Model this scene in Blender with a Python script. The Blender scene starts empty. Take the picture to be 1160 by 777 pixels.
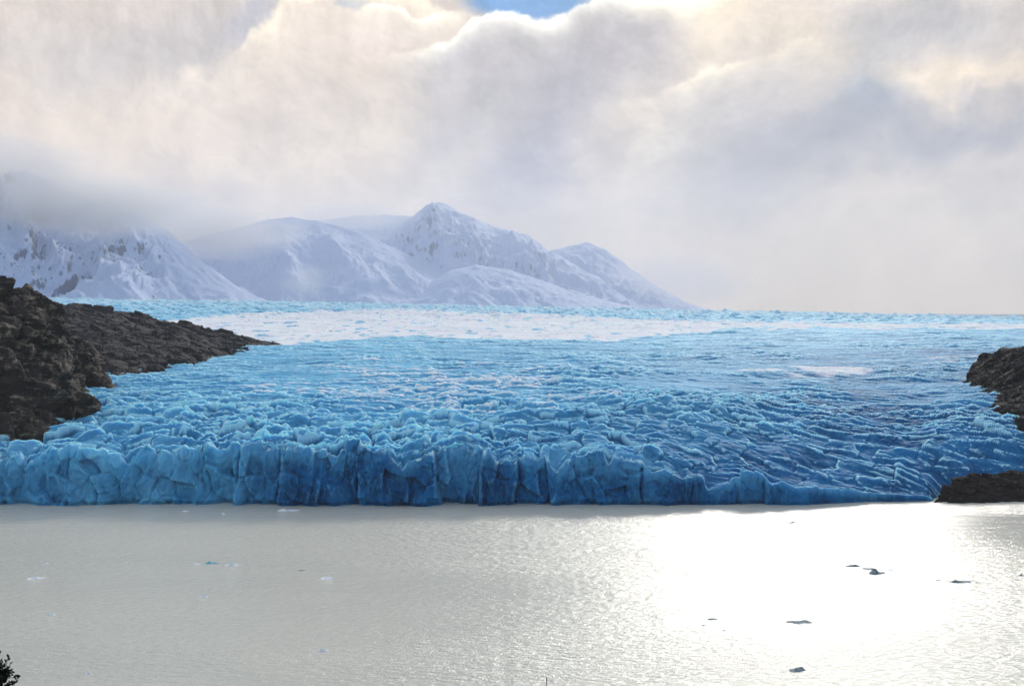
import bpy, bmesh, math, random
import numpy as np
from mathutils import Vector
C = bpy.context.scene.collection
F, CX, HY, EYE = 1593.0, 580.0, 345.0, 97.0        # focal length / principal column / horizon row of the photo, eye height in metres

# ------------------------------------------------------------------ helpers
def W(px, py, Y): return ((px-CX)/F*Y, Y, EYE-(py-HY)/F*Y)
def srgb(r, g, b):
    f = lambda c: (c/12.92 if c <= .04045 else ((c+.055)/1.055)**2.4)
    return (f(r/255), f(g/255), f(b/255))
def sstep(a, b, x):
    t = np.clip((x-a)/(b-a), 0, 1); return t*t*(3-2*t)
def _hash(ix, iy, iz, seed):
    h = (ix.astype(np.int64)*374761393 + iy.astype(np.int64)*668265263 + iz.astype(np.int64)*2147483647 + seed*1274126177) & 0xffffffff
    h = ((h ^ (h >> 13))*1274126177) & 0xffffffff
    h = ((h ^ (h >> 16))*2246822519) & 0xffffffff
    return h ^ (h >> 15)
def perlin2(x, y, seed=0):
    x, y = np.broadcast_arrays(x, y)
    ix, iy = np.floor(x), np.floor(y); fx, fy = x-ix, y-iy
    u, v = fx**3*(fx*(fx*6-15)+10), fy**3*(fy*(fy*6-15)+10)
    z = np.zeros(1)
    def g(dx, dy):
        a = _hash(ix+dx, iy+dy, z, seed)*(2*np.pi/4294967296.0)
        return np.cos(a)*(fx-dx)+np.sin(a)*(fy-dy)
    a, b, c, d = g(0, 0), g(1, 0), g(0, 1), g(1, 1)
    return ((a+(b-a)*u)*(1-v)+(c+(d-c)*u)*v)*1.41
def fbm2(x, y, seed=0, octv=4, gain=.5):
    s, a, t = 0, 1, 0
    for i in range(octv):
        s = s+a*perlin2(x*2**i, y*2**i, seed+i*17); t += a; a *= gain
    return s/t
def ridge2(x, y, seed=0, octv=3, gain=.5):
    s, a, t = 0, 1, 0
    for i in range(octv):
        s = s+a*(1-np.abs(perlin2(x*2**i, y*2**i, seed+i*31))*1.6); t += a; a *= gain
    return s/t
def perlin3(x, y, z, seed=0):
    ix, iy, iz = np.floor(x), np.floor(y), np.floor(z); fx, fy, fz = x-ix, y-iy, z-iz
    q = lambda t: t**3*(t*(t*6-15)+10)
    u, v, w = q(fx), q(fy), q(fz); out = 0
    for dx in (0, 1):
        for dy in (0, 1):
            for dz in (0, 1):
                h = _hash(ix+dx, iy+dy, iz+dz, seed)
                a = (h & 0xffff)*(2*np.pi/65536); c = ((h >> 16) & 0xffff)/32768.0-1
                s = np.sqrt(1-c*c)
                g = np.cos(a)*s*(fx-dx)+np.sin(a)*s*(fy-dy)+c*(fz-dz)
                out = out+g*(u if dx else 1-u)*(v if dy else 1-v)*(w if dz else 1-w)
    return out*1.5
def fbm3(x, y, z, seed=0, octv=4, gain=.5):
    s, a, t = 0, 1, 0
    for i in range(octv):
        s = s+a*perlin3(x*2**i, y*2**i, z*2**i, seed+i*13); t += a; a *= gain
    return s/t
def worley2(x, y, seed=0):
    """distance to nearest, second nearest cell point, and a random value per cell"""
    x, y = np.broadcast_arrays(x, y)
    ix, iy = np.floor(x), np.floor(y); z = np.zeros(1)
    f1 = np.full(x.shape, 9.0); f2 = f1.copy(); idv = np.zeros(x.shape)
    for dx in (-1, 0, 1):
        for dy in (-1, 0, 1):
            h = _hash(ix+dx, iy+dy, z, seed)
            px = ix+dx+(h & 0xfff)/4096.0; py = iy+dy+((h >> 12) & 0xfff)/4096.0
            d = np.hypot(x-px, y-py); r = ((h >> 24) & 0xff)/255.0
            new = d < f1
            f2 = np.where(new, f1, np.minimum(f2, d)); idv = np.where(new, r, idv); f1 = np.where(new, d, f1)
    return f1, f2, idv
def facets2(x, y, seed=0, tilt=.6):
    """angular facets: every cell is a plane with its own height and slope; also the edge distance"""
    x, y = np.broadcast_arrays(x, y)
    ix, iy = np.floor(x), np.floor(y); z = np.zeros(1)
    f1 = np.full(x.shape, 9.0); f2 = f1.copy(); val = np.zeros(x.shape)
    for dx in (-1, 0, 1):
        for dy in (-1, 0, 1):
            h = _hash(ix+dx, iy+dy, z, seed); h2 = _hash(ix+dx, iy+dy, z+1, seed)
            ax = x-(ix+dx+(h & 0xfff)/4096.0); ay = y-(iy+dy+((h >> 12) & 0xfff)/4096.0)
            d = np.hypot(ax, ay); r = ((h >> 24) & 0xff)/255.0-.5
            v = r+tilt*(ax*((h2 & 0xfff)/2048.0-1)+ay*(((h2 >> 12) & 0xfff)/2048.0-1))
            new = d < f1
            f2 = np.where(new, f1, np.minimum(f2, d)); val = np.where(new, v, val); f1 = np.where(new, d, f1)
    return val, f2-f1
def facets3(x, y, z, seed=0, tilt=.7):
    ix, iy, iz = np.floor(x), np.floor(y), np.floor(z)
    f1 = np.full(x.shape, 9.0); f2 = f1.copy(); val = np.zeros(x.shape)
    for dx in (-1, 0, 1):
        for dy in (-1, 0, 1):
            for dz in (-1, 0, 1):
                h = _hash(ix+dx, iy+dy, iz+dz, seed); h2 = _hash(ix+dx, iy+dy, iz+dz, seed+77)
                ax = x-(ix+dx+(h & 0x3ff)/1024.0); ay = y-(iy+dy+((h >> 10) & 0x3ff)/1024.0); az = z-(iz+dz+((h >> 20) & 0x3ff)/1024.0)
                d = np.sqrt(ax*ax+ay*ay+az*az); r = (h2 & 0xff)/255.0-.5
                v = r+tilt*(ax*(((h2 >> 8) & 0xff)/128.0-1)+ay*(((h2 >> 16) & 0xff)/128.0-1)+az*(((h2 >> 24) & 0xff)/128.0-1))
                new = d < f1
                f2 = np.where(new, f1, np.minimum(f2, d)); val = np.where(new, v, val); f1 = np.where(new, d, f1)
    return val, f2-f1
def blur(a, k, axis):
    c = np.cumsum(np.concatenate([np.repeat(np.take(a, [0], axis), k+1, axis), a, np.repeat(np.take(a, [-1], axis), k, axis)], axis), axis)
    n = a.shape[axis]
    return (np.take(c, range(2*k+1, 2*k+1+n), axis)-np.take(c, range(0, n), axis))/(2*k+1)
def grid_mesh(name, P, mat, attrs={}, smooth=True, extra=None, flip=False):
    """P: rows x cols x 3"""
    R, K, _ = P.shape
    me = bpy.data.meshes.new(name)
    idx = np.arange(R*K).reshape(R, K)
    q = np.stack([idx[:-1, :-1], idx[:-1, 1:], idx[1:, 1:], idx[1:, :-1]], -1).reshape(-1, 4)
    if flip: q = q[:, ::-1]
    n = len(q)
    me.vertices.add(R*K); me.vertices.foreach_set('co', P.astype(np.float32).ravel())
    me.loops.add(n*4); me.loops.foreach_set('vertex_index', np.ascontiguousarray(q, np.int32).ravel())
    me.polygons.add(n); me.polygons.foreach_set('loop_start', np.arange(0, n*4, 4, dtype=np.int32))
    me.polygons.foreach_set('loop_total', np.full(n, 4, np.int32))
    me.update(calc_edges=True)
    me.polygons.foreach_set('use_smooth', np.full(n, smooth, bool))
    for k, a in attrs.items():
        at = me.attributes.new(k, 'FLOAT', 'POINT'); at.data.foreach_set('value', a.astype(np.float32).ravel())
    me.materials.append(mat)
    o = bpy.data.objects.new(name, me); C.objects.link(o)
    return o
def obj(name, bm, mat, parent=None, smooth=True):
    me = bpy.data.meshes.new(name); bm.normal_update(); bm.to_mesh(me); bm.free()
    for p in me.polygons: p.use_smooth = smooth
    me.materials.append(mat)
    o = bpy.data.objects.new(name, me); C.objects.link(o)
    if parent: o.parent = parent
    return o
def tag(o, label=None, cat=None, group=None, kind=None):
    for k, v in (('label', label), ('category', cat), ('group', group), ('kind', kind)):
        if v: o[k] = v
    return o

# ------------------------------------------------------------------ node expressions
class N:
    nt = None
    def __init__(s, v): s.v = v.v if isinstance(v, N) else v
    def _op(s, op, *o):
        n = N.nt.nodes.new('ShaderNodeMath'); n.operation = op
        for i, x in enumerate((s,)+o):
            x = x.v if isinstance(x, N) else x
            if isinstance(x, (int, float)): n.inputs[i].default_value = x
            else: N.nt.links.new(x, n.inputs[i])
        return N(n.outputs[0])
    def __add__(s, o): return s._op('ADD', o)
    __radd__ = __add__
    def __sub__(s, o): return s._op('SUBTRACT', o)
    def __rsub__(s, o): return N(o)._op('SUBTRACT', s)
    def __mul__(s, o): return s._op('MULTIPLY', o)
    __rmul__ = __mul__
    def __truediv__(s, o): return s._op('DIVIDE', o)
    def __pow__(s, o): return s._op('POWER', o)
    def exp(s): return s._op('EXPONENT')
    def max(s, o): return s._op('MAXIMUM', o)
    def min(s, o): return s._op('MINIMUM', o)
    def abs(s): return s._op('ABSOLUTE')
    def atan2(s, o): return s._op('ARCTAN2', o)
def setin(sock, v):
    v = v.v if isinstance(v, N) else v
    if isinstance(v, (int, float)): sock.default_value = v
    elif isinstance(v, tuple): sock.default_value = v if len(v) == len(sock.default_value) else tuple(v)+(1,)
    else: N.nt.links.new(v, sock)
def smooth(x, a, b, lo=0.0, hi=1.0):
    n = N.nt.nodes.new('ShaderNodeMapRange'); n.interpolation_type = 'SMOOTHSTEP'
    setin(n.inputs[0], x); n.inputs[1].default_value = a; n.inputs[2].default_value = b; n.inputs[3].default_value = lo; n.inputs[4].default_value = hi
    return N(n.outputs[0])
def comb(x, y, z=0.0):
    n = N.nt.nodes.new('ShaderNodeCombineXYZ')
    for i, v in enumerate((x, y, z)): setin(n.inputs[i], v)
    return N(n.outputs[0])
def sep(v):
    n = N.nt.nodes.new('ShaderNodeSeparateXYZ'); setin(n.inputs[0], v); return [N(o) for o in n.outputs]
def noise(vec, scale, detail=4, rough=.5, dist=0.0, dim='3D'):
    n = N.nt.nodes.new('ShaderNodeTexNoise'); n.noise_dimensions = dim
    setin(n.inputs['Vector'], vec); n.inputs['Scale'].default_value = scale; n.inputs['Detail'].default_value = detail
    n.inputs['Roughness'].default_value = rough; n.inputs['Distortion'].default_value = dist
    return N(n.outputs[0])
def vmul(vec, k):
    n = N.nt.nodes.new('ShaderNodeVectorMath'); n.operation = 'MULTIPLY'; setin(n.inputs[0], vec); n.inputs[1].default_value = k
    return N(n.outputs[0])
def vadd(a, b):
    n = N.nt.nodes.new('ShaderNodeVectorMath'); n.operation = 'ADD'; setin(n.inputs[0], a); setin(n.inputs[1], b)
    return N(n.outputs[0])
def mixc(f, a, b, mode='MIX'):
    n = N.nt.nodes.new('ShaderNodeMix'); n.data_type = 'RGBA'; n.blend_type = mode; n.clamp_factor = True
    setin(n.inputs[0], f); setin(n.inputs[6], a); setin(n.inputs[7], b)
    return N(n.outputs[2])
def curve(x, pts):
    n = N.nt.nodes.new('ShaderNodeFloatCurve'); c = n.mapping.curves[0]
    n.mapping.use_clip = False
    while len(c.points) < len(pts): c.points.new(.5, .5)
    for p, (a, b) in zip(c.points, pts): p.location = (a, b); p.handle_type = 'AUTO_CLAMPED'
    n.mapping.update(); n.inputs[0].default_value = 1; setin(n.inputs[1], x)
    return N(n.outputs[0])
def new_mat(name):
    m = bpy.data.materials.new(name); m.use_nodes = True; N.nt = m.node_tree
    return m, m.node_tree.nodes['Principled BSDF']
def attr(name):
    n = N.nt.nodes.new('ShaderNodeAttribute'); n.attribute_name = name; return N(n.outputs['Fac'])
def objco(): return N(N.nt.nodes.new('ShaderNodeTexCoord').outputs['Object'])
def geo(name): return N(N.nt.nodes.new('ShaderNodeNewGeometry').outputs[name])
def bump(h, strength, dist, normal=None):
    n = N.nt.nodes.new('ShaderNodeBump'); n.inputs['Strength'].default_value = strength; n.inputs['Distance'].default_value = dist
    setin(n.inputs['Height'], h)
    if normal is not None: setin(n.inputs['Normal'], normal)
    return N(n.outputs[0])

# ------------------------------------------------------------------ sun direction
AZ, EL = math.radians(12.5), math.radians(22.5)
SUN = Vector((math.sin(AZ)*math.cos(EL), math.cos(AZ)*math.cos(EL), math.sin(EL)))

# ------------------------------------------------------------------ sky
STR = 0.15
def make_world():
    w = bpy.data.worlds.new('World'); bpy.context.scene.world = w; w.use_nodes = True
    N.nt = nt = w.node_tree; bg = nt.nodes['Background']
    sky = nt.nodes.new('ShaderNodeTexSky'); sky.sky_type = 'NISHITA'; sky.sun_disc = False
    sky.sun_elevation = EL; sky.sun_rotation = AZ; sky.air_density = 1.0; sky.dust_density = 1.0; sky.altitude = 100
    d = N(nt.nodes.new('ShaderNodeTexCoord').outputs['Generated'])
    dx, dy, dz = sep(d)
    fy = dy.max(.12)
    X = dx/fy*1.593+.580; Y = .345-dz/fy*1.593            # heading / height over the horizon, in thousandths of a picture column
    P = comb(X, Y)
    n_big = noise(P, 5, 5, .55); n_mid = noise(vadd(P, (3.1, 1.7, 0)), 14, 6, .58); n_fine = noise(vadd(P, (7.3, 4.2, 0)), 40, 6, .6)
    n_b2 = noise(vadd(P, (11.3, 2.2, 0)), 6, 5, .55); n_m2 = noise(vadd(P, (1.3, 9.2, 0)), 16, 5, .55)
    Xw = X+(n_big-.5)*.16+(n_mid-.5)*.05; Yw = Y+(n_b2-.5)*.12+(n_m2-.5)*.045
    def blob(cx, cy, rx, ry, rot=0, sx=None, sy=None):
        ca, sa = math.cos(math.radians(rot)), math.sin(math.radians(rot))
        ax, ay = (Xw if sx is None else sx)-cx, (Yw if sy is None else sy)-cy
        u = (ax*ca+ay*sa)/rx; v = (ay*ca-ax*sa)/ry
        return ((u*u+v*v)*-1.0).exp()
    # base veil: pale lavender above, cream towards the horizon
    c = mixc(smooth(Y+(n_big-.5)*.12, .0, .30), srgb(212, 206, 206), srgb(229, 218, 207))
    c = mixc(smooth(Y, .16, .34)*.9, c, srgb(233, 221, 204))
    # soft light and dark cloud masses
    for (cx, cy, rx, ry, rot, f, col) in [
        (.09, .075, .16, .05, 0, .55, (200, 198, 201)), (.20, .045, .12, .04, -15, .6, (197, 195, 201)), (.30, .015, .06, .02, -30, .8, (186, 188, 200)),
        (.05, .15, .14, .05, 0, .5, (226, 214, 205)), (.16, .20, .13, .05, 20, .6, (233, 223, 210)), (.30, .125, .12, .035, -12, .5, (211, 202, 200)),
        (.40, .14, .10, .035, 0, .6, (208, 202, 199)), (.33, .19, .16, .05, 0, .5, (228, 217, 206)),
        (.015, .205, .05, .045, 0, .75, (196, 192, 198)), (.19, .215, .035, .03, 0, .5, (208, 200, 201)), (.255, .225, .035, .02, -20, .5, (205, 198, 201)),
        (.45, .085, .09, .03, -10, .6, (217, 208, 202)), (.50, .115, .09, .03, -20, .55, (232, 224, 212)), (.46, .20, .10, .05, -55, .5, (229, 219, 207)),
        (.60, .18, .085, .055, -65, .95, (174, 174, 187)), (.56, .145, .12, .05, -30, .6, (182, 180, 189)), (.66, .10, .11, .045, -20, .7, (182, 180, 188)),
        (.735, .20, .030, .12, 27, .95, (240, 232, 217)), (.50, .22, .025, .12, 38, .55, (236, 227, 213)), (.83, .23, .022, .10, 5, .5, (226, 218, 208)), (.72, .13, .03, .05, 20, .7, (229, 220, 208)),
        (.93, .16, .13, .055, -8, .95, (171, 173, 184)), (.86, .19, .12, .05, -20, .6, (182, 181, 188)), (1.0, .11, .05, .05, 30, .8, (160, 169, 184)),
        (1.10, .145, .11, .03, -5, .9, (172, 174, 185)), (1.09, .088, .09, .02, 0, .8, (230, 220, 208)), (1.05, .03, .14, .035, -5, .7, (179, 182, 191)),
        (1.13, .20, .09, .04, 0, .5, (184, 183, 189)), (.90, .045, .05, .05, 30, .6, (222, 214, 204)), (.82, .03, .05, .03, -30, .6, (226, 218, 206)),
        (.84, .12, .05, .03, -30, .5, (214, 207, 202)), (.80, .27, .30, .045, 0, .5, (231, 221, 208)), (1.1, .28, .15, .06, 0, .6, (231, 221, 209))]:
        c = mixc(blob(cx, cy, rx, ry, rot)*f, c, srgb(*col))
    # blue gap at the top of the frame
    c = mixc(smooth(blob(.598, -.004, .075, .030, 0, X+(n_fine-.5)*.03, Y+(n_mid-.5)*.03), .25, .6), c, srgb(147, 178, 214))
    c = mixc(smooth(blob(.40, -.004, .022, .016, 0, X+(n_fine-.5)*.03, Y+(n_mid-.5)*.03), .25, .7)*.8, c, srgb(165, 180, 205))
    # cumulus banks: a billowing upper edge with a sunlit rim, grey underneath
    def bank(c, pts, rim, body, wid, fade, amp=.03, soft=.006, strength=1.0, x0=None, x1=None, crisp=.0):
        e0 = pts[0][0]/100.0
        e = curve(X/1.6+.2, [(px/1600+.2, py/400+.3) for px, py in pts])
        e = (e-.3)*.4
        bil = (n_mid-.5)*amp*1.6+(n_fine-.5)*amp*.8+(noise(P, 95, 4, .6)-.5)*amp*.35
        dd = Y-e+bil
        wisp = smooth(noise(vadd(P, (e0, 5.5, 0)), 11, 4, .6), .36, .62)
        wisp = (wisp+crisp).min(1.0)
        m = (smooth(dd, -soft, soft)*wisp+smooth(dd, -soft*4, soft*9)*(1-wisp))*strength
        if x0: m = m*smooth(X+(n_mid-.5)*.03, x0[0]/1000, x0[1]/1000)
        if x1: m = m*(1-smooth(X+(n_mid-.5)*.03, x1[0]/1000, x1[1]/1000))
        dp = dd.max(0.0)
        m = m*(dp/-fade).exp()
        t = 1-(dp/-wid).exp()
        rim_c = mixc(wisp*.75+.25, srgb(*[int(.45*r_+.55*b_) for r_, b_ in zip(rim, body)]), srgb(*rim))
        body_c = mixc(smooth(n_mid, .3, .7), srgb(*body), srgb(*[min(255, b+16) for b in body]))
        return mixc(m, c, mixc(t, rim_c, body_c))
    c = bank(c, [(100, 125), (180, 85), (240, 75), (272, 50), (283, 35), (305, 22), (330, -5), (420, -20), (500, 10), (540, 60)], (243, 236, 225), (222, 213, 206), .040, .05, .026, .009, 1, (120, 260), (470, 540))
    c = bank(c, [(330, 60), (385, 40), (410, 8), (430, 5), (455, 8), (470, 22), (510, 14), (545, 25), (560, 40)], (252, 248, 240), (199, 193, 193), .016, .045, .02, .004, .95, (390, 420), (500, 545), .35)
    c = bank(c, [(390, 75), (440, 62), (500, 50), (530, 27), (560, 16), (585, 15), (615, 24), (640, 16), (662, 2), (700, -8), (760, -12), (800, 10)], (255, 254, 250), (176, 175, 184), .016, .16, .018, .004, 1, (420, 520), (720, 800), .75)
    c = bank(c, [(700, 150), (740, 108), (785, 88), (815, 76), (850, 70), (885, 62), (910, 45), (960, 60)], (246, 239, 228), (180, 180, 187), .020, .10, .018, .004, .85, (715, 790), (880, 940), .45)
    c = bank(c, [(680, 135), (700, 120), (722, 108), (742, 122), (765, 170)], (238, 229, 216), (214, 207, 202), .025, .05, .018, .005, .7, (690, 715), (735, 760))
    c = mixc(blob(.775, -.005, .045, .028), c, srgb(255, 251, 240))
    # fine structure and shafts of light fanning out below the sun
    ray = noise(comb((X-.80).atan2(Y+.16)*9.0, .5), 1.0, 2, .5)
    amt = smooth(Y, .02, .16)*smooth(X, .35, .5)
    c = mixc(1.0, c, comb(*[1+(ray-.5)*amt*.16+(n_mid-.5)*.12+(n_fine-.5)*.06+(n_big-.5)*.08]*3), 'MULTIPLY')
    g = nt.nodes.new('ShaderNodeGamma'); setin(g.inputs[0], c); g.inputs[1].default_value = 1.6
    c = mixc(1.0, N(g.outputs[0]), (1.38, 1.355, 1.25), 'MULTIPLY')
    ux, uy = (.80-X), (-.22-Y); ul = (ux*ux+uy*uy)**.5
    Pw = vadd(P, comb((n_big-.5)*.10, (n_b2-.5)*.08))
    puff = 0
    for sc_, ep, k in ((5.0, .030, .75), (13.0, .013, .55), (40.0, .004, .38)):
        puff = puff+(noise(Pw, sc_, 6, .58)-noise(vadd(Pw, comb(ux/ul*ep, uy/ul*ep)), sc_, 6, .58))*k
    low = 1-smooth(Y, .20, .34)*.75
    c = mixc(1.0, c, comb(*[1+puff*low]*3), 'MULTIPLY')
    # glow of the veiled sun above the frame
    sd = nt.nodes.new('ShaderNodeVectorMath'); sd.operation = 'DOT_PRODUCT'; setin(sd.inputs[0], d); sd.inputs[1].default_value = SUN
    cosang = N(sd.outputs['Value'])
    glow = ((cosang-1)*900.0).exp()*1.1+((cosang-1)*60.0).exp()*.12
    c = mixc(1.0, c, comb(glow, glow*.95, glow*.85), 'ADD')
    # overhead and behind: broken cloud under the clear sky
    hi = noise(vmul(d, (1, 1, 2.2)), 2.4, 6, .6)
    up = mixc(smooth(hi, .52, .70), mixc(1.0, N(sky.outputs[0]), (STR, STR, STR), 'MULTIPLY'), mixc(smooth(dz+dy*.35, .15, .75), (.55, .58, .66), (2.5, 2.4, 2.26)))
    c = mixc(smooth(dy, .30, .62)*smooth(dz, .62, .34), up, c)
    c = mixc(1.0, c, (1/STR, 1/STR, 1/STR), 'MULTIPLY')
    nt.links.new(c.v, bg.inputs[0]); bg.inputs[1].default_value = STR
make_world()

# ------------------------------------------------------------------ materials
SSS = .55
def ice_material():
    m, b = new_mat('glacier_ice'); co = objco()
    n1 = noise(co, .035, 5, .6); n2 = noise(co, .25, 5, .6); n3 = noise(vmul(co, (1, .6, .25)), .6, 5, .65)
    crest, snow, deep = attr('crest'), attr('snow'), attr('deep')
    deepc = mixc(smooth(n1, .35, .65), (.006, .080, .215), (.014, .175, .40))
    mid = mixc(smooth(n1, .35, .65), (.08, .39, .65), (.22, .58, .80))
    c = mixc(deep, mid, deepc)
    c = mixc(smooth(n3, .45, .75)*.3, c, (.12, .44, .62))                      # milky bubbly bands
    c = mixc(smooth(crest+(n2-.5)*.4, .25, .95)*.8, c, (.50, .82, .92))         # weathered crust on the edges, with their backlit glow painted in
    c = mixc(smooth(snow+(n2-.5)*.5, .35, .75), c, (.90, .90, .90))  # snow cover and the painted sun glints
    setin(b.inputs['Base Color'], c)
    setin(b.inputs['Roughness'], smooth(snow, .2, .8, .68, .85)); b.inputs['IOR'].default_value = 1.31
    b.inputs['Specular IOR Level'].default_value = .07
    b.inputs['Subsurface Weight'].default_value = SSS; b.inputs['Subsurface Radius'].default_value = (.5, 1.6, 2.6); b.inputs['Subsurface Scale'].default_value = 3.0
    streak = noise(vmul(co, (1, 1, .13)), .8, 5, .6)
    h = n2*.8+noise(co, 1.1, 4, .6)*.35+streak*.25
    setin(b.inputs['Normal'], bump(h, .6, 1.2))
    return m
def rock_material(name, dark, mid, light, scale=.06, bs=.6):
    m, b = new_mat(name); co = objco()
    n1 = noise(vmul(co, (1, 1, 2.5)), scale, 6, .62, .6); n2 = noise(co, scale*7, 6, .65); n3 = noise(vmul(co, (.5, .5, 4)), scale*4, 5, .6)
    c = mixc(smooth(n1, .35, .62), dark, mid); c = mixc(smooth(n2*.6+n3*.4, .50, .68)*.8, c, light)
    setin(b.inputs['Base Color'], c); b.inputs['Roughness'].default_value = .9; b.inputs['Specular IOR Level'].default_value = .2
    setin(b.inputs['Normal'], bump(n2*.7+n3*.8+n1*1.5, bs, 1.6))
    return m
def snow_rock_material():
    m, b = new_mat('snowy_mountain'); co = objco()
    n = noise(vmul(co, (1.5, 1, .7)), .03, 9, .72); rk = attr('rock')
    c = mixc(smooth(rk+(n-.5)*2.0, .52, .76), (.50, .59, .80), (.12, .145, .23))
    setin(b.inputs['Base Color'], c); b.inputs['Roughness'].default_value = .8
    setin(b.inputs['Normal'], bump(noise(co, .02, 8, .65), .28, 30))
    return m
def water_material():
    m, b = new_mat('milky_lake_water'); co = objco()
    patch = noise(vmul(co, (.28, 1.5, 1)), .008, 4, .55, .8)
    c = mixc(smooth(noise(vmul(co, (.4, 1, 1)), .006, 4, .55), .35, .65), (.68, .66, .55), (.75, .72, .59))
    setin(b.inputs['Base Color'], c); b.inputs['IOR'].default_value = 1.333
    x, y, z = sep(co); yy = y+(patch-.5)*100+(noise(vmul(co, (.3, 1, 1)), .02, 4, .6)-.5)*90
    calm = smooth(yy, 440, 610)*(1-smooth(yy, 640, 700))*smooth(x, 0, 130)
    setin(b.inputs['Roughness'], smooth(patch-calm*.45, -.1, .65, .045, .20)); b.inputs['Specular IOR Level'].default_value = .36
    w1 = noise(vmul(co, (.45, 1, 1)), .55, 3, .6); w2 = noise(vmul(co, (.35, 1, 1)), .13, 3, .55); w3 = noise(vmul(co, (.7, 1, 1)), 2.2, 2, .6)
    amp = smooth(patch, .3, .7, 1.1, 1.9)*(1-calm*.72)
    setin(b.inputs['Normal'], bump((w1*.55+w2*.5+w3*.14)*amp, 1.0, 1.0))
    return m
def plain(name, col, rough=.7):
    m, b = new_mat(name); co = objco()
    n = noise(co, 3, 4, .6)
    setin(b.inputs['Base Color'], mixc(n, tuple(x*.7 for x in col), tuple(x*1.3 for x in col))); b.inputs['Roughness'].default_value = rough
    return m
ICE = ice_material(); WATER = water_material(); MOUNT = snow_rock_material()
ROCK_L = rock_material('layered_brown_rock', (.013, .011, .010), (.050, .040, .033), (.42, .33, .23), .028)
ROCK_H = rock_material('grey_moraine_rock', (.020, .0185, .020), (.045, .041, .042), (.12, .108, .10), .03, .6)
ROCK_R = rock_material('black_rock', (.007, .0068, .007), (.015, .014, .0145), (.050, .044, .041), .06)
ROCK_S = rock_material('brown_shore_rock', (.009, .008, .008), (.026, .019, .017), (.13, .09, .07), .10)

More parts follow.
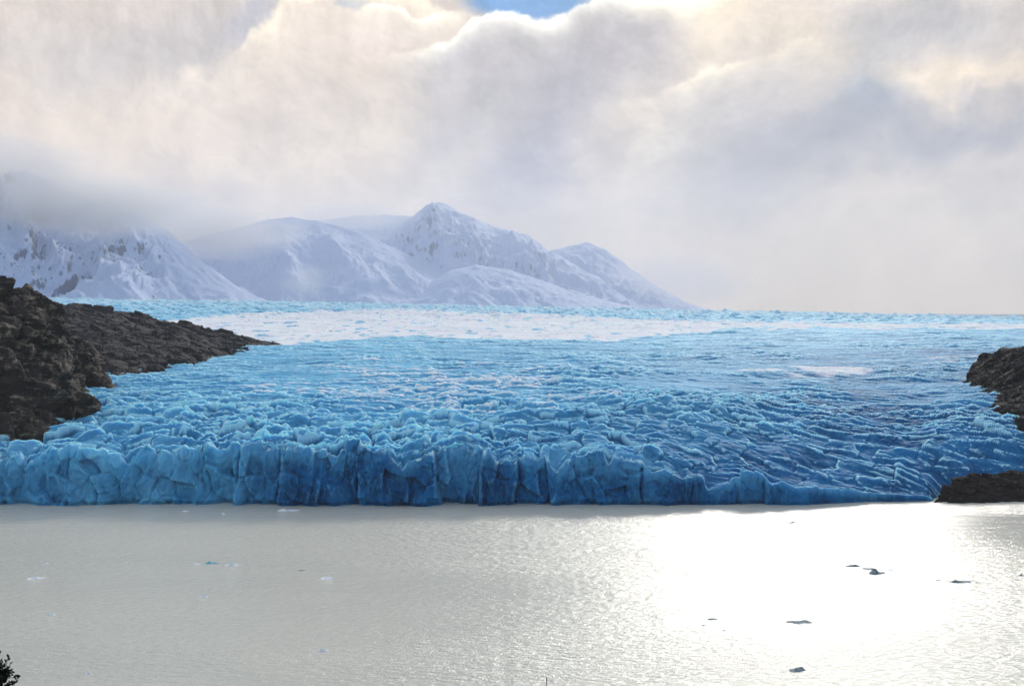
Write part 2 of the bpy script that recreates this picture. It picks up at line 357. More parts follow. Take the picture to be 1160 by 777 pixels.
# ------------------------------------------------------------------ glacier
def glacier():
    K = 1500
    a = np.linspace(-.47, .47, K)[None, :]; px = CX+F*a
    topp = [(-180, 515), (-60, 510), (0, 521), (22, 520), (26, 524), (32, 518), (52, 513), (56, 505), (80, 503), (88, 507), (100, 509), (125, 511), (140, 522), (148, 516), (156, 510), (166, 511), (171, 516),
            (176, 508), (196, 509), (203, 505), (213, 508), (222, 511), (225, 504), (240, 505), (253, 511), (257, 505), (290, 506), (310, 504), (350, 503), (372, 514), (380, 513), (385, 503), (402, 500), (425, 505), (440, 509),
            (450, 528), (456, 530), (466, 521), (484, 515), (490, 511), (515, 510), (530, 514), (535, 519), (541, 509), (556, 511), (562, 521), (574, 519), (580, 523), (586, 517), (605, 519), (618, 517), (626, 531), (632, 535),
            (642, 517), (655, 512), (662, 515), (668, 510), (684, 512), (690, 527), (697, 515), (706, 517), (716, 521), (730, 528), (740, 535), (760, 531), (774, 540), (779, 537), (796, 541), (802, 551), (826, 547), (831, 538),
            (850, 533), (866, 537), (872, 545), (885, 543), (900, 549), (925, 550), (945, 554), (980, 559), (1010, 562), (1060, 564), (1400, 562)]
    tp = np.array(topp, float)
    top = np.interp(px, tp[:, 0], tp[:, 1])
    Yf = 682 + 5*fbm2(a*22, a*0+.5, 5, 3)+sstep(900, 1080, px)*13+sstep(200, -20, px)*6
    H = (572-top)/227*EYE
    H = np.maximum(H, 2.2) + -.8+(2.8*facets2(a*110, a*0+.3, 81, 1.2)[0]+.9*facets2(a*420, a*0+.3, 82, 1.2)[0])*np.clip(H/26, .12, 1) - 6.5*sstep(1048, 1074, px)
    colw = px-CX
    # --- cliff face
    RC = 84
    t = np.linspace(0, 1, RC)[:, None]
    Xc = a*Yf+0*t; Zc = -2.5+(H+2.5)*t
    Xw = Xc+1.6*perlin2(Xc/9, Zc/14, 21)+9*perlin2(Xc/45, Zc/90, 22)
    fv, fe = facets2(Xw/22, Zc/60+.3, 3, .8)
    gv, ge = facets2(Xw/8, Zc/10+Xw/40, 4, .9)
    kv, ke = facets2(Xw/3, Zc/3.4, 14, .9)
    D = 9.5*fv+4.2*gv+1.6*kv - 5.5*np.exp(-fe/.035)*sstep(-.25, .3, perlin2(Xc/21, Zc/24, 23)) - 1.3*np.exp(-ge/.05)*sstep(-.2, .4, perlin2(Xc/9, Zc/12, 24))
    D = D + 1.2*fbm2(Xc/14, Zc/16, 33, 4) + .35*ridge2(Xc/2.0, Zc/22, 34, 2) + .3*fbm2(Xc/1.8, Zc/2.5, 35, 3)
    D = blur(D, 1, 0)
    hs = np.clip(H/24, .15, 1)
    D = D*hs
    lean = -(t**2)*3.5*hs                                       # leans back towards the top
    rnd = -4.5*np.clip((t-.82)/.18, 0, 1)**2.2*hs               # rounded brow
    under = -2.2*np.exp(-((Zc-.6)/1.1)**2)*np.clip(hs*1.4, 0, 1) # notch melted at the waterline
    toe = 1.2*np.exp(-np.clip(Zc-2, 0, None)/3.0)*sstep(.45, .7, perlin2(Xc/13, Zc*0, 61)*.5+.5)*hs*2
    push = D+lean+rnd+under+toe
    Pc = np.stack([Xc, Yf+0*t-push, Zc], -1)
    crest_c = np.clip((t-.88)/.12, 0, 1)**2*(.65+.5*perlin2(Xc/6, Zc/3, 71)) + np.clip((D-blur(blur(D, 5, 1), 3, 0))*.30-.08, 0, .4)
    deep_c = np.clip(.45+.60*sstep(120, 400, px)-.42*sstep(.5, 1, t)+.5*fbm2(Xc/26, Zc/22, 72, 4)+.25*fv, 0, 1)  # upper face paler: light through the towers put into the colour
    snow_c = 0*crest_c
    # --- upper surface
    off = np.concatenate([[.0], np.cumsum(np.concatenate([np.full(3, .35), .0026*np.geomspace(240, 7400, 1150)*1.05]))])
    off = off[off < 7000][1:, None]
    Y = Yf+off; X = a*Y
    ys = [650, 690, 730, 770, 850, 950, 1100, 1300, 1450, 1560, 1750, 2100, 2600, 3300, 4500, 6000, 7600]
    zl = [27, 29, 32.5, 35.5, 39.5, 43, 47.0, 52.5, 56.8, 57.0, 57.5, 63.5, 69, 76, 80, 84, 84]
    zr = [4, 8, 17, 25, 34.5, 41, 47.5, 54.5, 58.5, 61, 64.5, 69.5, 74, 78, 82, 84, 84]
    wr = sstep(690, 930, px)
    base = np.interp(Y, ys, zl)*(1-wr)+np.interp(Y, ys, zr)*wr
    base = base - .0207*X*sstep(1500, 3800, Y) + 1.6*fbm2(X/130, Y/160, 9, 3)*sstep(720, 900, Y)
    # in the middle the ice behind the front row of towers rises more slowly
    j = np.exp(-off/16.0)
    z = H*j+base*(1-j)
    # relief: transverse crevasse waves, swinging to diagonal on the right
    wx = X+6*fbm2(X/40, Y/40, 11, 2); wy = Y+5*fbm2(X/35, Y/35, 12, 2)
    kf = np.interp(Y, [680, 1000, 3000, 5000, 7600], [1, 1, 1.9, 3.7, 3.7])     # the visible blocks get coarser far away
    kf = np.exp(blur(np.log(kf), 20, 0))
    def relief(deg, sd, lu, lv):
        ct, st = math.cos(math.radians(deg)), math.sin(math.radians(deg))
        U = wx*ct+wy*st; V = -wx*st+wy*ct
        out = 0; wsum = 0
        for i, k in enumerate((1.0, 1.9, 3.7)):                 # three block sizes, cross-faded with distance
            w = np.clip(1-np.abs(np.log(kf/k))/.66, 0, 1)
            if w.max() == 0: continue
            r1 = np.clip(ridge2(U/(lu*k), V/(lv*k), sd+i, 4, .5), 0, 1)**1.6
            bv, be = facets2(U/(15*k), V/(12*k), sd+5+i, .75)
            r2 = np.clip(ridge2(U/(10*k), V/(6*k), sd+9+i, 3, .5), 0, 1)**1.5
            out = out+w[..., None]*np.stack([r1, bv, np.exp(-be/.05), r2], -1); wsum = wsum+w
        return np.moveaxis(out/(wsum[..., None]+1e-6), -1, 0)
    wd = sstep(690, 860, px+60*fbm2(X/80, Y/60, 55, 2))*np.exp(-(np.clip(Y-800, 0, None)/420)**2)
    RA = relief(6, 13, 52, 17)
    RB = relief(-34, 113, 60, 13)
    r1, bv, bx, r2 = RA*(1-wd)+RB*wd
    gl = np.sqrt(1-wd*(1-wd)*2); bv = bv/gl
    huge = np.clip(ridge2((wx+.35*wy)/150, (wy-.12*wx)/52, 210, 3, .5), 0, 1)**1.5
    rough = sstep(-.25, .35, fbm2(X/110, Y/130, 211, 3))            # broken ground / smoother ground
    big = fbm2(X/70, Y/60, 16, 3)
    smoothp = sstep(.35, .75, blur(blur(fbm2(X/160, Y/90, 17, 3), 6, 1), 3, 0)+.25)*sstep(760, 950, Y)*.55
    s_y = lambda v0: v0
    py = HY+F*(EYE-base)/Y
    up = np.interp(px, [-200, 180, 240, 300, 440, 580, 700, 800, 1000, 1400], [362, 361, 356, 352, 348, 353, 358, 361, 364, 366])
    lo = np.interp(px, [-200, 230, 310, 440, 560, 690, 760, 850, 1000, 1400], [366, 372, 393, 381, 386, 386, 380, 373, 373, 373])
    pj = py+4.5*fbm2(X/70, Y/120, 18, 4)
    snow = sstep(0, 5, pj-up)*sstep(0, 2.5, lo-pj)
    snow = snow*1
    sp = np.exp(-(((px-925)/95)**2+((pj-418)/9)**2))+.8*np.exp(-(((px-1085)/75)**2+((pj-405)/5)**2))
    snow2 = sstep(.35, .95, sp+.75*fbm2(X/40, Y/60, 19, 4))*.75
    painted_glint = sstep(.0, .6, np.exp(-(((px-480)/230)**2+((py-440)/34)**2))*1.3+.8*fbm2(X/45, Y/60, 20, 3)-.35)  # sun glints painted as white patches in the ice colour
    A = np.interp(Y, [680, 760, 900, 1100, 1450, 1700, 2300, 3000, 4000, 5500, 7600], [6.8, 6.8, 5.0, 4.0, 3.4, 4.2, 6.0, 10, 14, 15, 14])
    right = sstep(720, 950, px)
    A = A*(1-.45*snow2)*(1-.35*snow)*(1-.36*right*np.exp(-np.clip(Y-700, 0, None)/500))
    serac = np.exp(-((Y-700)/190)**2)*(1-.55*right)
    shape = (.55+.55*rough)*r1+(.12+.25*rough+.5*serac)*bv-.35*serac*bx+(.15+.25*rough)*r2+.32*big+.75*huge*sstep(720, 800, Y)-1.0
    shape = shape-smoothp*(shape+.1)
    rel = A*shape
    ramp = 1-np.exp(-off/9.0)
    z = z+rel*ramp
    z = z-sstep(6700, 7500, Y)*70-7*sstep(1046, 1075, px)*sstep(728, 708, Y)+5.5*sstep(1030, 1115, px)*sstep(728, 765, Y)*sstep(1000, 900, Y)
    push_top = push[-1:, :]
    P2 = np.stack([X, Y-push_top*np.exp(-off/14.0), z], -1)
    det = rel-blur(blur(rel, 9, 1), 4, 0)
    det2 = rel-blur(blur(rel, 3, 1), 2, 0)
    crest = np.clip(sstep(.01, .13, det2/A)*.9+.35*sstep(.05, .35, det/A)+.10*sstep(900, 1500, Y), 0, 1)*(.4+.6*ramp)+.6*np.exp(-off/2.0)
    deep = np.clip(.30*np.exp(-((Y-690)/150)**2)+(.28*sstep(420, 700, px)+.34*right)*sstep(1900, 1000, Y)+.45*fbm2(X/120, Y/150, 23, 3)+.10-det/(1.2*A)*1.35, 0, 1)*(1-.5*painted_glint)  # hollows deep blue; cloud shade over the right side painted into the colour
    far = .45*sstep(2600, 3600, Y)*sstep(-.3, .3, fbm2(X/60, Y/160, 27, 4)+det/A*.6)
    snow = np.clip(np.maximum(np.maximum(snow, far)*(.15+.98*sstep(-.22, .12, fbm2(X/22, Y/90, 24, 5)+.16+.55*det/A)), snow2)+painted_glint*.8*sstep(-.05, .25, det/A)*(1-right), 0, 1)  # snow cover, with the painted glints added on the left slope
    P = np.concatenate([Pc, P2], 0)
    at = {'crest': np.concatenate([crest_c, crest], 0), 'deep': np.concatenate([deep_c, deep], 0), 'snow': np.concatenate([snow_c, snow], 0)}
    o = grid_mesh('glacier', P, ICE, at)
    tag(o, 'broad blue crevassed glacier ending in a jagged ice cliff at the lake', 'glacier', kind='structure')
    return o
glacier()

# ------------------------------------------------------------------ rocks: lofted through paths on the real rock, then broken up
def loft(name, rows, mat, nu, nv, amp, wl, strata, seed, label, cat, kind=None, strata_wl=7.0, block=0.0, taper=0):
    R = np.array([[p[:3] if len(p) == 4 else W(*p) for p in r] for r in rows], float)
    n = R.shape[1]
    ui = np.linspace(0, n-1, nu); vi = np.linspace(0, len(rows)-1, nv)
    A = np.stack([np.stack([np.interp(ui, np.arange(n), r[:, k]) for k in range(3)], -1) for r in R], 0)
    ku = max(1, nu//(n*3))
    P = np.stack([np.stack([np.interp(vi, np.arange(len(rows)), A[:, i, k]) for i in range(nu)], 1) for k in range(3)], -1)
    P = blur(blur(P, ku, 1), max(1, nv//(len(rows)*5)), 0)
    du, dv = np.gradient(P, axis=1), np.gradient(P, axis=0)
    nrm = np.cross(du, dv); nrm /= np.linalg.norm(nrm, axis=-1, keepdims=True)+1e-9
    if nrm[..., 1].mean() > 0: nrm = -nrm
    x, y, z = P[..., 0], P[..., 1], P[..., 2]
    s = wl
    d = amp*(fbm3(x/s, y/s, z/s, seed, 6, .55)+.9*(1-np.abs(perlin3(x/s*1.7, y/s*1.7, z/s*1.7, seed+5))*2)-.5)
    zz = z+.35*x*.3+2.5*fbm3(x/25, y/25, z/25, seed+9, 3)
    q = zz/strata_wl; fr = q-np.floor(q)
    ledge = (np.clip(fr*1.25, 0, 1)**2)
    d = d+strata*(ledge-.5)*(.6+.8*fbm3(x/18, y/18, z/18, seed+11, 2))
    if block:
        v1, e1 = facets3(x/block, y/block, zz/block*1.5, seed+4, .8); v2, e2 = facets3(x/block*2.7, y/block*2.7, zz/block*5, seed+5, .8)
        v3, e3 = facets3(x/block*7, y/block*7, zz/block*13, seed+6, .8)
        d = .28*d+amp*(1.5*v1+.42*v2+.10*v3)-amp*.30*np.exp(-e1/.04)-amp*.12*np.exp(-e2/.06)
    P = P+nrm*(d*np.clip((1-ui/(n-1))*taper, .12, 1)[None, :] if taper else d)[..., None]
    o = grid_mesh(name, P, mat)
    tag(o, label, cat, kind=kind)
    return o
Z = lambda px, Y, z: ((px-CX)/F*Y, Y, z, 0)
loft('rock_cliff', [
    [Z(-500, 716, 5), Z(-200, 716, 5), Z(0, 720, 5), Z(30, 722, 5), Z(62, 730, 5), Z(94, 755, 8), Z(114, 845, 12), Z(134, 1000, 18), Z(150, 1120, 20), Z(120, 1250, 25)],
    [(-500, 490, 722), (-200, 490, 722), (0, 492, 726), (32, 492, 728), (58, 492, 735), (88, 476, 762), (106, 455, 850), (120, 432, 1000), (128, 420, 1100), (100, 400, 1220)],
    [(-500, 440, 742), (-200, 440, 746), (0, 447, 752), (36, 452, 757), (60, 464, 770), (80, 452, 830), (98, 428, 940), (106, 418, 1000), (104, 408, 1080), (80, 395, 1200)],
    [(-500, 370, 780), (-200, 375, 786), (0, 385, 800), (35, 388, 808), (62, 396, 830), (75, 396, 890), (82, 396, 940), (80, 394, 1000), (72, 390, 1080), (50, 385, 1200)],
    [(-500, 290, 850), (-200, 296, 855), (0, 320, 868), (28, 333, 872), (46, 344, 880), (62, 353, 892), (66, 362, 920), (62, 366, 980), (55, 370, 1060), (30, 375, 1180)],
    [Z(-560, 1050, 120), Z(-260, 1050, 118), Z(-60, 1060, 104), Z(-30, 1080, 98), Z(0, 1090, 92), Z(10, 1100, 85), Z(20, 1110, 80), Z(20, 1150, 70), Z(10, 1190, 60), Z(0, 1230, 50)],
    [Z(-560, 1350, 30), Z(-260, 1350, 30), Z(-60, 1350, 30), Z(-30, 1350, 30), Z(0, 1350, 30), Z(10, 1350, 30), Z(20, 1350, 30), Z(20, 1340, 30), Z(10, 1330, 30), Z(0, 1320, 30)]],
    ROCK_L, 560, 420, 8.0, 34, 3.5, 2, 'steep layered brown cliff catching sun at the left edge of the glacier', 'cliff', block=28)
loft('rock_ridge', [
    [Z(-300, 960, 20), Z(60, 965, 20), Z(128, 980, 22), Z(168, 1035, 25), Z(208, 1100, 30), Z(268, 1255, 38), Z(310, 1390, 44), Z(330, 1440, 46)],
    [(-300, 465, 1000), (60, 445, 1000), (120, 432, 1005), (160, 421, 1060), (200, 409, 1120), (260, 401, 1280), (300, 395.5, 1405), (320, 392, 1450)],
    [(-300, 395, 1180), (60, 393, 1190), (120, 393, 1200), (160, 392, 1220), (200, 389, 1260), (260, 389, 1370), (300, 391, 1430), (322, 391, 1455)],
    [(-300, 350, 1340), (60, 353, 1330), (115, 357, 1350), (160, 364, 1380), (200, 371, 1400), (260, 380, 1430), (300, 387, 1450), (322, 391, 1465)],
    [(-300, 338, 1400), (45, 343, 1390), (110, 347, 1400), (160, 357, 1420), (200, 367, 1440), (260, 377, 1455), (300, 386, 1465), (324, 391.5, 1475)],
    [Z(-300, 1800, 40), Z(45, 1800, 40), Z(110, 1800, 40), Z(160, 1750, 40), Z(200, 1700, 40), Z(260, 1620, 40), Z(300, 1550, 42), Z(324, 1520, 44)]],
    ROCK_H, 700, 520, 3.0, 26, .5, 7, 'long dark grey rocky ridge tapering into the glacier behind the brown cliff', 'rock ridge', strata_wl=9, block=16, taper=4)
loft('rock_outcrop', [
    [Z(1112, 1060, 20), Z(1096, 985, 20), Z(1088, 930, 18), Z(1098, 860, 15), Z(1112, 800, 10), Z(1160, 735, 8), Z(1300, 700, 5), Z(1700, 690, 5)],
    [(1110, 418, 1050), (1099, 424, 1000), (1098, 430, 955), (1109, 447, 900), (1120, 463, 835), (1160, 478, 765), (1300, 490, 735), (1700, 500, 720)],
    [(1112, 411, 1055), (1104, 413, 1030), (1110, 418, 985), (1125, 426, 930), (1142, 436, 880), (1180, 440, 840), (1300, 440, 820), (1700, 440, 800)],
    [(1116, 405, 1060), (1114, 404, 1045), (1122, 401, 1020), (1137, 394, 1000), (1155, 390, 960), (1190, 386, 920), (1300, 375, 900), (1700, 365, 900)],
    [Z(1120, 1200, 20), Z(1130, 1250, 20), Z(1140, 1300, 20), Z(1160, 1300, 20), Z(1190, 1300, 20), Z(1220, 1300, 20), Z(1300, 1300, 20), Z(1700, 1300, 20)]],
    ROCK_R, 360, 260, 2.2, 22, .9, 12, 'black rounded rock outcrop rising from the ice at the right edge', 'rock outcrop', block=10)
loft('shore_rock', [
    [Z(1050, 688, -2), Z(1062, 687, -2), Z(1080, 686, -2), Z(1110, 686, -2), Z(1160, 692, -2), Z(1400, 690, -2)],
    [Z(1062, 693, 1.5), Z(1068, 692, 1.5), Z(1084, 691, 2), Z(1112, 691, 2), Z(1160, 697, 2), Z(1400, 700, 2)],
    [(1066, 554, 700), (1073, 551, 699), (1088, 548, 699), (1112, 548, 700), (1160, 545, 705), (1400, 540, 710)],
    [(1071, 551, 707), (1078, 544, 707), (1098, 538, 710), (1130, 537, 716), (1160, 533, 720), (1400, 520, 730)],
    [Z(1080, 740, 0), Z(1090, 745, 0), Z(1110, 750, 0), Z(1140, 760, 0), Z(1160, 760, 0), Z(1400, 770, 0)]],
    ROCK_S, 300, 130, 1.4, 13, .6, 19, 'low dark brown rocks on the waterline below the right end of the glacier', 'shore rock', strata_wl=4, block=6)
loft('distant_rock', [
    [Z(1120, 5000, 20), Z(1150, 4980, 20), Z(1200, 4950, 20), Z(1500, 4900, 20)],
    [(1134, 364, 5100), (1150, 364, 5080), (1200, 364, 5060), (1500, 366, 5000)],
    [(1137, 361.5, 5150), (1148, 360, 5140), (1200, 357, 5120), (1500, 345, 5100)],
    [Z(1140, 5600, 20), Z(1160, 5600, 20), Z(1200, 5600, 20), Z(1500, 5600, 20)]],
    ROCK_R, 160, 60, 5, 60, 1, 23, 'tiny dark rock on the far skyline of the glacier above the black outcrop', 'rock outcrop')

# ------------------------------------------------------------------ mountains
def mountain(prof, Yc, wf, wb, seed, label, spur=1.0, rockiness=.0, jag=6, conv=1.0):
    p = np.array(prof, float)
    K = int(min(900, (p[-1, 0]-p[0, 0])*1.25)); R = 190
    px = np.linspace(p[0, 0], p[-1, 0], K)[None, :]
    a = (px-CX)/F
    zt = EYE-(np.interp(px, p[:, 0], p[:, 1])-HY)/F*Yc
    zt = blur(zt, 2, 1)
    s = np.linspace(-1, 1, R)[:, None]
    off = np.where(s < 0, s*wf, s*wb)
    Y = Yc+off; X = a*Yc*(1+.25*off/Yc)
    f = np.clip(1-np.abs(s), 0, 1)
    f = f**conv
    wx = X+220*fbm2(X/700, Y/700, seed+1, 3); wy = Y+220*fbm2(X/700, Y/700, seed+2, 3)
    rid = ridge2(wx/480, wy/1300, seed+3, 6, .54)-.5
    fb = fbm2(X/160, Y/220, seed+4, 5, .55)
    e = f*(1-f)*4
    zb = -20.0
    hgt = zt-zb
    z = zb+hgt*f+spur*hgt*.60*rid*e*.9+hgt*.05*fb*(e+.15)+jag*fbm2(X/70, Y/90, seed+6, 4)*(.3+f)
    # rock shows on steep and wind-scoured ground
    Yb = Y+0*X; gz = np.hypot(np.gradient(z, axis=1)/(np.gradient(X, axis=1)+1e-6), np.gradient(z, axis=0)/(np.gradient(Yb, axis=0)+1e-6))
    rock = np.clip(.22+rockiness+.26*(gz-.75)+.28*fbm2(X/170, Y/240, seed+8, 5), 0, 1)
    o = grid_mesh('mountain', np.stack([X, Y+0*X, z], -1), MOUNT, {'rock': rock})
    tag(o, label, 'mountain', kind='structure')
mountain([(-420, 190), (-250, 215), (-100, 205), (0, 200), (30, 193), (60, 205), (90, 222), (130, 236), (155, 241), (175, 252), (200, 272), (225, 296), (250, 315), (275, 329), (300, 340), (340, 352), (400, 362)],
         6600, 1500, 1800, 41, 'rock streaked snowy mountain at the far left with its summit lost in cloud', 1.1, -.05, 12, .9)
mountain([(60, 345), (120, 320), (160, 296), (205, 274), (240, 265), (270, 258), (300, 249), (330, 246), (360, 250), (400, 259), (425, 271), (450, 282), (480, 297), (510, 315), (540, 336), (580, 352), (640, 362)],
         8300, 1500, 1800, 52, 'smooth rounded snow mountain left of the pointed peak', .45, -.12, 6, .85)
mountain([(300, 340), (360, 300), (400, 282), (425, 277), (440, 266), (455, 254), (465, 246), (478, 237), (488, 230), (496, 228), (504, 231), (514, 236), (535, 246), (560, 257), (580, 261), (600, 267), (620, 282), (645, 296), (680, 316), (720, 338), (760, 353), (820, 364)],
         9600, 2000, 2000, 63, 'tallest pointed snowy peak in the middle of the range', 1.05, -.10, 11, .9)
mountain([(540, 330), (590, 298), (625, 284), (645, 278), (665, 274), (685, 281), (703, 294), (725, 312), (745, 325), (770, 339), (800, 352), (860, 366)],
         10400, 1800, 1800, 74, 'hazy snowy shoulder right of the pointed peak sloping to the right', .8, -.02, 12, .9)
mountain([(200, 300), (280, 262), (340, 252), (380, 247), (410, 244), (440, 243), (470, 245), (520, 262), (580, 300), (640, 340)],
         12000, 1600, 1800, 85, 'faint white ridge in the mist behind the smooth mountain', .4, -.15, 8, .9)
mountain([(430, 352), (480, 325), (510, 306), (540, 300), (575, 305), (600, 313), (640, 327), (680, 339), (720, 348), (780, 360)],
         7700, 1100, 1200, 96, 'low blue shaded foothill of snow below the pointed peak', .5, -.06, 8, .85)

# ------------------------------------------------------------------ water, ground
def sheet(name, x0, x1, y0, y1, z, mat, kind='structure'):
    bm = bmesh.new(); bm.faces.new([bm.verts.new(v) for v in ((x0, y0, z), (x1, y0, z), (x1, y1, z), (x0, y1, z))])
    return tag(obj(name, bm, mat), kind=kind)
sheet('lake', -3000, 3000, -1500, 900, 0.0, WATER)
sheet('ground', -15000, 15000, -3000, 15000, -6.0, ROCK_H)
def hillside():
    x = np.linspace(-260, 260, 160)[None, :]; y = np.concatenate([np.linspace(-120, -5, 24), np.linspace(-4, 30, 60), np.linspace(32, 230, 60)])[:, None]
    z = 95.3-np.where(y > 0, .27*y+.0*x, .05*y)-np.clip(y-5, 0, None)*.28-.0006*x**2
    z = z+fbm2(x/9, y/9, 3, 4)*.35*np.clip(np.hypot(x, y)/6, .05, 1.5)
    o = grid_mesh('hillside', np.stack([x+0*y, y+0*x, z], -1), HILL); tag(o, kind='structure')
HILL = rock_material('stony_hillside', (.03, .028, .02), (.06, .055, .035), (.12, .10, .07), .6)
hillside()

# ------------------------------------------------------------------ floating ice
def floe_mat(name, c1, c2):
    m, b = new_mat(name); co = objco(); n = noise(co, .9, 5, .6)
    setin(b.inputs['Base Color'], mixc(smooth(n, .35, .65), c1, c2)); b.inputs['Roughness'].default_value = .8; b.inputs['Specular IOR Level'].default_value = .1
    setin(b.inputs['Normal'], bump(n, .5, .4)); return m
FLOE = {'dark': floe_mat('backlit_floe_ice', (.16, .21, .22), (.34, .40, .41)), 'cyan': floe_mat('cyan_floe_ice', (.10, .42, .52), (.35, .66, .72)), 'white': floe_mat('white_floe_ice', (.80, .83, .84), (.93, .93, .92))}  # dark set: shade of the backlit floes put into their colour
def floe(px, py, wpx, hpx, kind, label, seed, lumps=1):
    """a low irregular floating slab with one or more humps"""
    Y = EYE*F/(py-HY); L = wpx/F*Y/2*.88; h = max(.10, hpx/F*Y*(.9 if kind == 'white' else .55))
    rng = random.Random(seed); NA, NR = 40, 14
    ph = [rng.uniform(0, 6.28) for _ in range(6)]
    hum = [(rng.uniform(-.75, .75), rng.uniform(-.4, .4), rng.uniform(.22, .5), rng.uniform(.45, 1)) for _ in range(lumps+1)]
    dep = max(.7, L*rng.uniform(.45, .8))
    bm = bmesh.new(); rings = []
    for i in range(NR+1):
        r = i/NR; ring = []
        for k in range(NA):
            t = 2*math.pi*k/NA
            rad = 1+.16*math.sin(2*t+ph[0])+.12*math.sin(3*t+ph[1])+.09*math.sin(5*t+ph[2])+.06*math.sin(9*t+ph[3])
            u, v = math.cos(t)*r*rad, math.sin(t)*r*rad
            hh = sum(q*math.exp(-((u-a)/s)**2-((v-b)/.5)**2) for a, b, s, q in hum)
            hh += .10*math.sin(u*11+ph[4])*math.sin(v*7+ph[5])
            edge = max(0, 1-r**5)
            z = max(.35, hh)*h*edge-.18*(r > .97)
            ring.append(bm.verts.new((u*L, v*dep, z)))
            if i == 0: break
        rings.append(ring)
    c = rings[0][0]
    for k in range(NA):
        bm.faces.new((c, rings[1][k], rings[1][(k+1) % NA]))
        for i in range(1, NR): bm.faces.new((rings[i][k], rings[i+1][k], rings[i+1][(k+1) % NA], rings[i][(k+1) % NA]))
    o = obj('ice_floe', bm, FLOE[kind], smooth=False)
    o.location = ((px-CX)/F*Y, Y, 0)
    tag(o, label, 'ice floe', 'ice floes drifting on the lake')
for i, (px, py, w, h, k, l, n) in enumerate([
    (240, 638, 17, 4.5, 'cyan', 'bright cyan ice floe alone on the left half of the lake', 2),
    (222, 639, 11, 1.5, 'white', 'thin white ice sliver just left of the cyan floe', 1),
    (263, 640, 16, 1.8, 'white', 'thin white ice sliver just right of the cyan floe', 2),
    (966, 641, 19, 4.5, 'dark', 'grey humped floe at the left end of the largest floe cluster', 1),
    (983, 644, 18, 2.2, 'dark', 'thin grey floe between the two humped floes of the largest cluster', 2),
    (993, 649, 25, 6, 'dark', 'largest grey floe, nearest the viewer in the floe cluster', 2),
    (1008, 645, 14, 1.2, 'dark', 'faint thin floe trailing right behind the largest grey floe', 1),
    (1063, 657, 9, 1.8, 'dark', 'short flat grey floe at the left end of the long broken streak', 1),
    (1089, 659, 28, 2.2, 'dark', 'long thin grey floe in the broken streak right of the cluster', 3),
    (1107, 660, 8, 1.3, 'dark', 'last small flat floe at the right end of the long broken streak', 1),
    (897, 592, 19, 2.6, 'dark', 'thin dark floe close below the glacier front', 2),
    (807, 701, 15, 4.0, 'dark', 'small dark floe on the left of the bright sun glare', 1),
    (797, 708, 5, 1.5, 'dark', 'speck of floating ice below left of the small dark floe', 1),
    (820, 714, 6, 1.5, 'dark', 'speck of floating ice below right of the small dark floe', 1),
    (905, 704.5, 31, 2.2, 'dark', 'very thin long floe in the middle of the sun glare', 3),
    (902, 759, 22, 4.5, 'dark', 'dark knobbly floe lowest in the sun glare', 3),
    (1157, 652, 9, 4, 'dark', 'grey floe touching the right edge beyond the long streak', 1),
    (342, 646, 9, 2.0, 'dark', 'small dark floe right of the cyan one', 1),
    (370, 655, 20, 1.6, 'white', 'thin pale floe beside the small dark floe right of the cyan one', 2),
    (40, 655, 24, 1.6, 'white', 'long thin white floe near the left edge of the lake', 2),
    (52, 638, 8, 1.8, 'white', 'small white floe under the ice cliff at far left', 1),
    (145, 637, 6, 2.0, 'white', 'tiny white floe between the left edge and the cyan floe', 1),
    (253, 582, 5, 2.0, 'white', 'tiny white floe close under the ice cliff above the cyan floe', 1),
    (210, 579, 8, 1.6, 'white', 'small white floe hugging the ice cliff at left', 1),
    (328, 578, 28, 1.4, 'white', 'wide thin pale floe hugging the foot of the ice cliff', 3),
    (230, 676, 12, 2.0, 'white', 'pale floe on open water below the cyan floe', 2),
    (58, 696, 13, 2.0, 'white', 'creamy floe low on the left above the dark shrub', 2),
    (366, 737, 16, 2.0, 'white', 'pale floe lowest in the middle of the lake', 2),
    (100, 763, 10, 2.0, 'white', 'white floe nearest the dark shrub at lower left', 1)]):
    floe(px, py, w, h, k, l, 100+i, n)

# ------------------------------------------------------------------ shrubs on the viewpoint hillside
BARK = plain('dark_bark', (.03, .024, .02)); LEAF = plain('dark_leaf', (.018, .03, .014), .6)
def tube(bm, p0, p1, r0, r1, n=6):
    a, b = Vector(p0), Vector(p1); d = (b-a).normalized(); s = d.orthogonal().normalized(); t = d.cross(s)
    R = [[bm.verts.new(c+(s*math.cos(6.2832*k/n)+t*math.sin(6.2832*k/n))*r) for k in range(n)] for c, r in ((a, r0), (b, r1))]
    for k in range(n): bm.faces.new((R[0][k], R[0][(k+1) % n], R[1][(k+1) % n], R[1][k]))
    bm.faces.new(R[1])
def leaf(bm, p, d, up, L, w):
    s = d.cross(up).normalized()*w; q = d.normalized()*L; nn = s.cross(q).normalized()*L*.15
    vs = [bm.verts.new(v) for v in (p, p+q*.35+s+nn, p+q*.75+s*.7, p+q, p+q*.75-s*.7, p+q*.35-s+nn)]
    bm.faces.new((vs[0], vs[1], vs[2], vs[3])); bm.faces.new((vs[0], vs[3], vs[4], vs[5]))
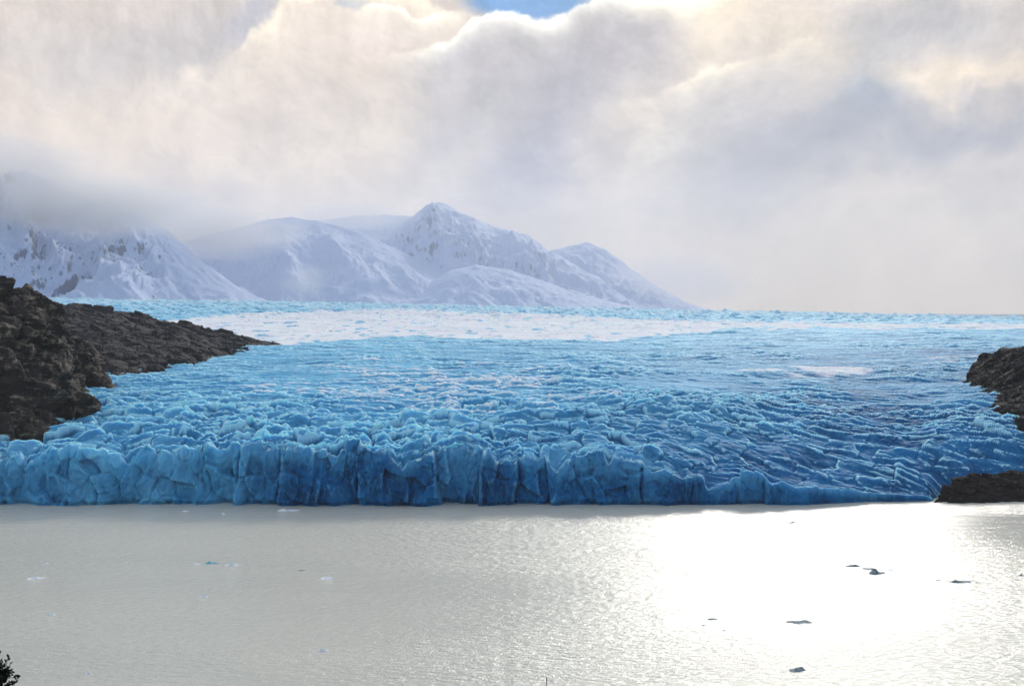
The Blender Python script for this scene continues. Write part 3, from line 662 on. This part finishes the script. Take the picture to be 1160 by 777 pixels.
def shrub(name, base, tips, label, cat, leaves, seed, lsize=.016):
    rng = random.Random(seed); root = bpy.data.objects.new(name, None); C.objects.link(root); root.location = base
    tag(root, label, cat)
    B = Vector(base); tb = bmesh.new(); lb = bmesh.new(); fork = Vector((0, 0, .35))
    tube(tb, (0, 0, -.1), fork, .035, .026, 8)
    for tip in tips:
        T = Vector(tip)-B; prev = fork; r = .018; n = 7
        for i in range(1, n+1):
            f = i/n; p = fork.lerp(T, f)+Vector((rng.uniform(-1, 1), rng.uniform(-1, 1), rng.uniform(-.5, .5)))*.035*(1-f)*2*(f < 1)
            r2 = .018*(1-f)+.0016; tube(tb, prev, p, r, r2); 
            if leaves and i > 1:
                for _ in range(4):
                    tw = Vector((rng.gauss(0, 1), rng.gauss(0, 1), rng.uniform(-.2, 1.2))).normalized()*rng.uniform(.08, .2)*(1.15-f*.6)
                    tube(tb, p, p+tw, .003, .001, 4)
                    for k in range(leaves):
                        q = p+tw*rng.uniform(.15, 1)
                        dr = (tw.normalized()+Vector((rng.gauss(0, .8), rng.gauss(0, .8), rng.gauss(0, .8)))).normalized()
                        leaf(lb, q, dr, Vector((rng.gauss(0, 1), rng.gauss(0, 1), rng.gauss(0, 1))), lsize*rng.uniform(.7, 1.3), lsize*.33)
            prev = p; r = r2
    if leaves: obj('branches', tb, BARK, root); obj('crown', lb, LEAF, root)
    else: obj('stem', tb, BARK, root); lb.free()
def gz(x, y): return 95.3-(.27*y if y > 0 else 0)-max(0, y-5)*.28-.0006*x*x
t0 = []
rng = random.Random(5)
cx, cy = -2.95, 7.0
for _ in range(22):
    an = rng.uniform(0, 6.28); rr = rng.uniform(.05, .46)
    t0.append((cx+rr*math.cos(an), cy+rr*math.sin(an), 95.12-.55*rr*rr*4+rng.uniform(-.5, .0)))
t0 += [W(-14, 752, 7.0), W(-8, 756, 7.0), W(-2, 762, 7.0), W(3, 764, 7.0), W(-6, 768, 6.98), W(-14, 760, 6.98), W(-5, 777, 7.02), W(0, 780, 7.0), W(-8, 782, 7.0)]*2
shrub('shrub', (cx, cy, gz(cx, cy)), t0, 'dark leafy shrub poking into the lower left corner in front of the lake', 'shrub', 14, 3, .02)
shrub('dry_twig', (.16, 6.0, gz(.16, 6)), [W(619, 767, 6.0), (.02, 6.05, 95.12), (.30, 5.95, 95.05)], 'thin dark bare twig tip at the bottom edge below the lake', 'twig', 0, 4)

# ------------------------------------------------------------------ air and cloud caps
def box(name, x0, x1, y0, y1, z0, z1, mat):
    bm = bmesh.new(); bmesh.ops.create_cube(bm, size=1)
    for v in bm.verts: v.co = Vector((x0+(v.co.x+.5)*(x1-x0), y0+(v.co.y+.5)*(y1-y0), z0+(v.co.z+.5)*(z1-z0)))
    return tag(obj(name, bm, mat, smooth=False), kind='stuff')
def haze():
    m = bpy.data.materials.new('air_haze'); m.use_nodes = True; nt = m.node_tree; nt.nodes.remove(nt.nodes['Principled BSDF'])
    v = nt.nodes.new('ShaderNodeVolumePrincipled'); v.inputs['Color'].default_value = (.84, .86, .92, 1); v.inputs['Density'].default_value = 2.4e-5; v.inputs['Anisotropy'].default_value = .25
    nt.links.new(v.outputs[0], nt.nodes['Material Output'].inputs['Volume'])
    box('haze', -15100, 15100, -3100, 15100, -7.2, 1250, m)
haze()

def valley_mist():
    m = bpy.data.materials.new('mountain_mist'); m.use_nodes = True; nt = m.node_tree; nt.nodes.remove(nt.nodes['Principled BSDF'])
    v = nt.nodes.new('ShaderNodeVolumePrincipled'); v.inputs['Color'].default_value = (.82, .86, .96, 1); v.inputs['Density'].default_value = 9.0e-5; v.inputs['Anisotropy'].default_value = .25
    nt.links.new(v.outputs[0], nt.nodes['Material Output'].inputs['Volume'])
    box('mist', -9000, 9000, 4800, 14800, -4, 1150, m)
valley_mist()
def mist(cx, cy, cz, rx, ry, rz, dens, seed):
    m = bpy.data.materials.new('cloud_cap'); m.use_nodes = True; N.nt = nt = m.node_tree; nt.nodes.remove(nt.nodes['Principled BSDF'])
    co = objco(); l = nt.nodes.new('ShaderNodeVectorMath'); l.operation = 'LENGTH'; setin(l.inputs[0], co); r = N(l.outputs['Value'])
    n = noise(vadd(vmul(co, (1, 1, .7)), (seed, seed*.7, 0)), 2.2, 5, .6)
    d = smooth((1-r)*1.5+(n-.5)*2.2, .1, 1.0)*(1-smooth(r, .8, .98))*dens
    v = nt.nodes.new('ShaderNodeVolumePrincipled'); v.inputs['Color'].default_value = (.97, .96, .96, 1); setin(v.inputs['Density'], d); v.inputs['Anisotropy'].default_value = .3
    nt.links.new(v.outputs[0], nt.nodes['Material Output'].inputs['Volume'])
    bm = bmesh.new(); bmesh.ops.create_icosphere(bm, subdivisions=3, radius=1)
    o = obj('mist', bm, m); o.location = (cx, cy, cz); o.scale = (rx, ry, rz); tag(o, kind='stuff')
def mist_at(px, py, Y, wpx, hpx, ry, dens, seed):
    x, y, z = W(px, py, Y); mist(x, y, z, wpx/F*Y, ry, hpx/F*Y, dens, seed)
mist_at(-20, 205, 5900, 200, 62, 700, .0022, 1.3)
mist_at(110, 236, 5700, 170, 44, 600, .0032, 4.1)
mist_at(225, 262, 6900, 150, 40, 700, .0026, 7.7)
mist_at(385, 246, 9000, 110, 22, 600, .0016, 3.9)
mist_at(770, 318, 9300, 120, 40, 700, .0009, 5.5)
mist_at(345, 318, 6500, 34, 26, 250, .0016, 9.2)

# ------------------------------------------------------------------ sun, camera, render settings
L = bpy.data.lights.new('sun', 'SUN'); L.energy = 2.0; L.angle = math.radians(10); L.color = (1, .95, .86)
so = bpy.data.objects.new('sun', L); C.objects.link(so); so.rotation_euler = (-SUN).to_track_quat('-Z', 'Y').to_euler(); so.location = (300, 800, 900)
cam = bpy.data.cameras.new('camera'); co = bpy.data.objects.new('camera', cam); C.objects.link(co)
cam.sensor_fit = 'HORIZONTAL'; cam.sensor_width = 36; cam.lens = 36*F/1160; cam.shift_y = -(388.5-HY)/1160
cam.clip_start = .1; cam.clip_end = 40000
co.location = (0, 0, EYE); co.rotation_euler = (math.pi/2, 0, 0)
sc = bpy.context.scene; sc.camera = co
sc.view_settings.view_transform = 'Standard'; sc.view_settings.look = 'None'; sc.view_settings.exposure = .22; sc.view_settings.gamma = 1
sc.cycles.use_denoising = True; sc.cycles.max_bounces = 6; sc.cycles.volume_bounces = 1; sc.cycles.sample_clamp_indirect = 6
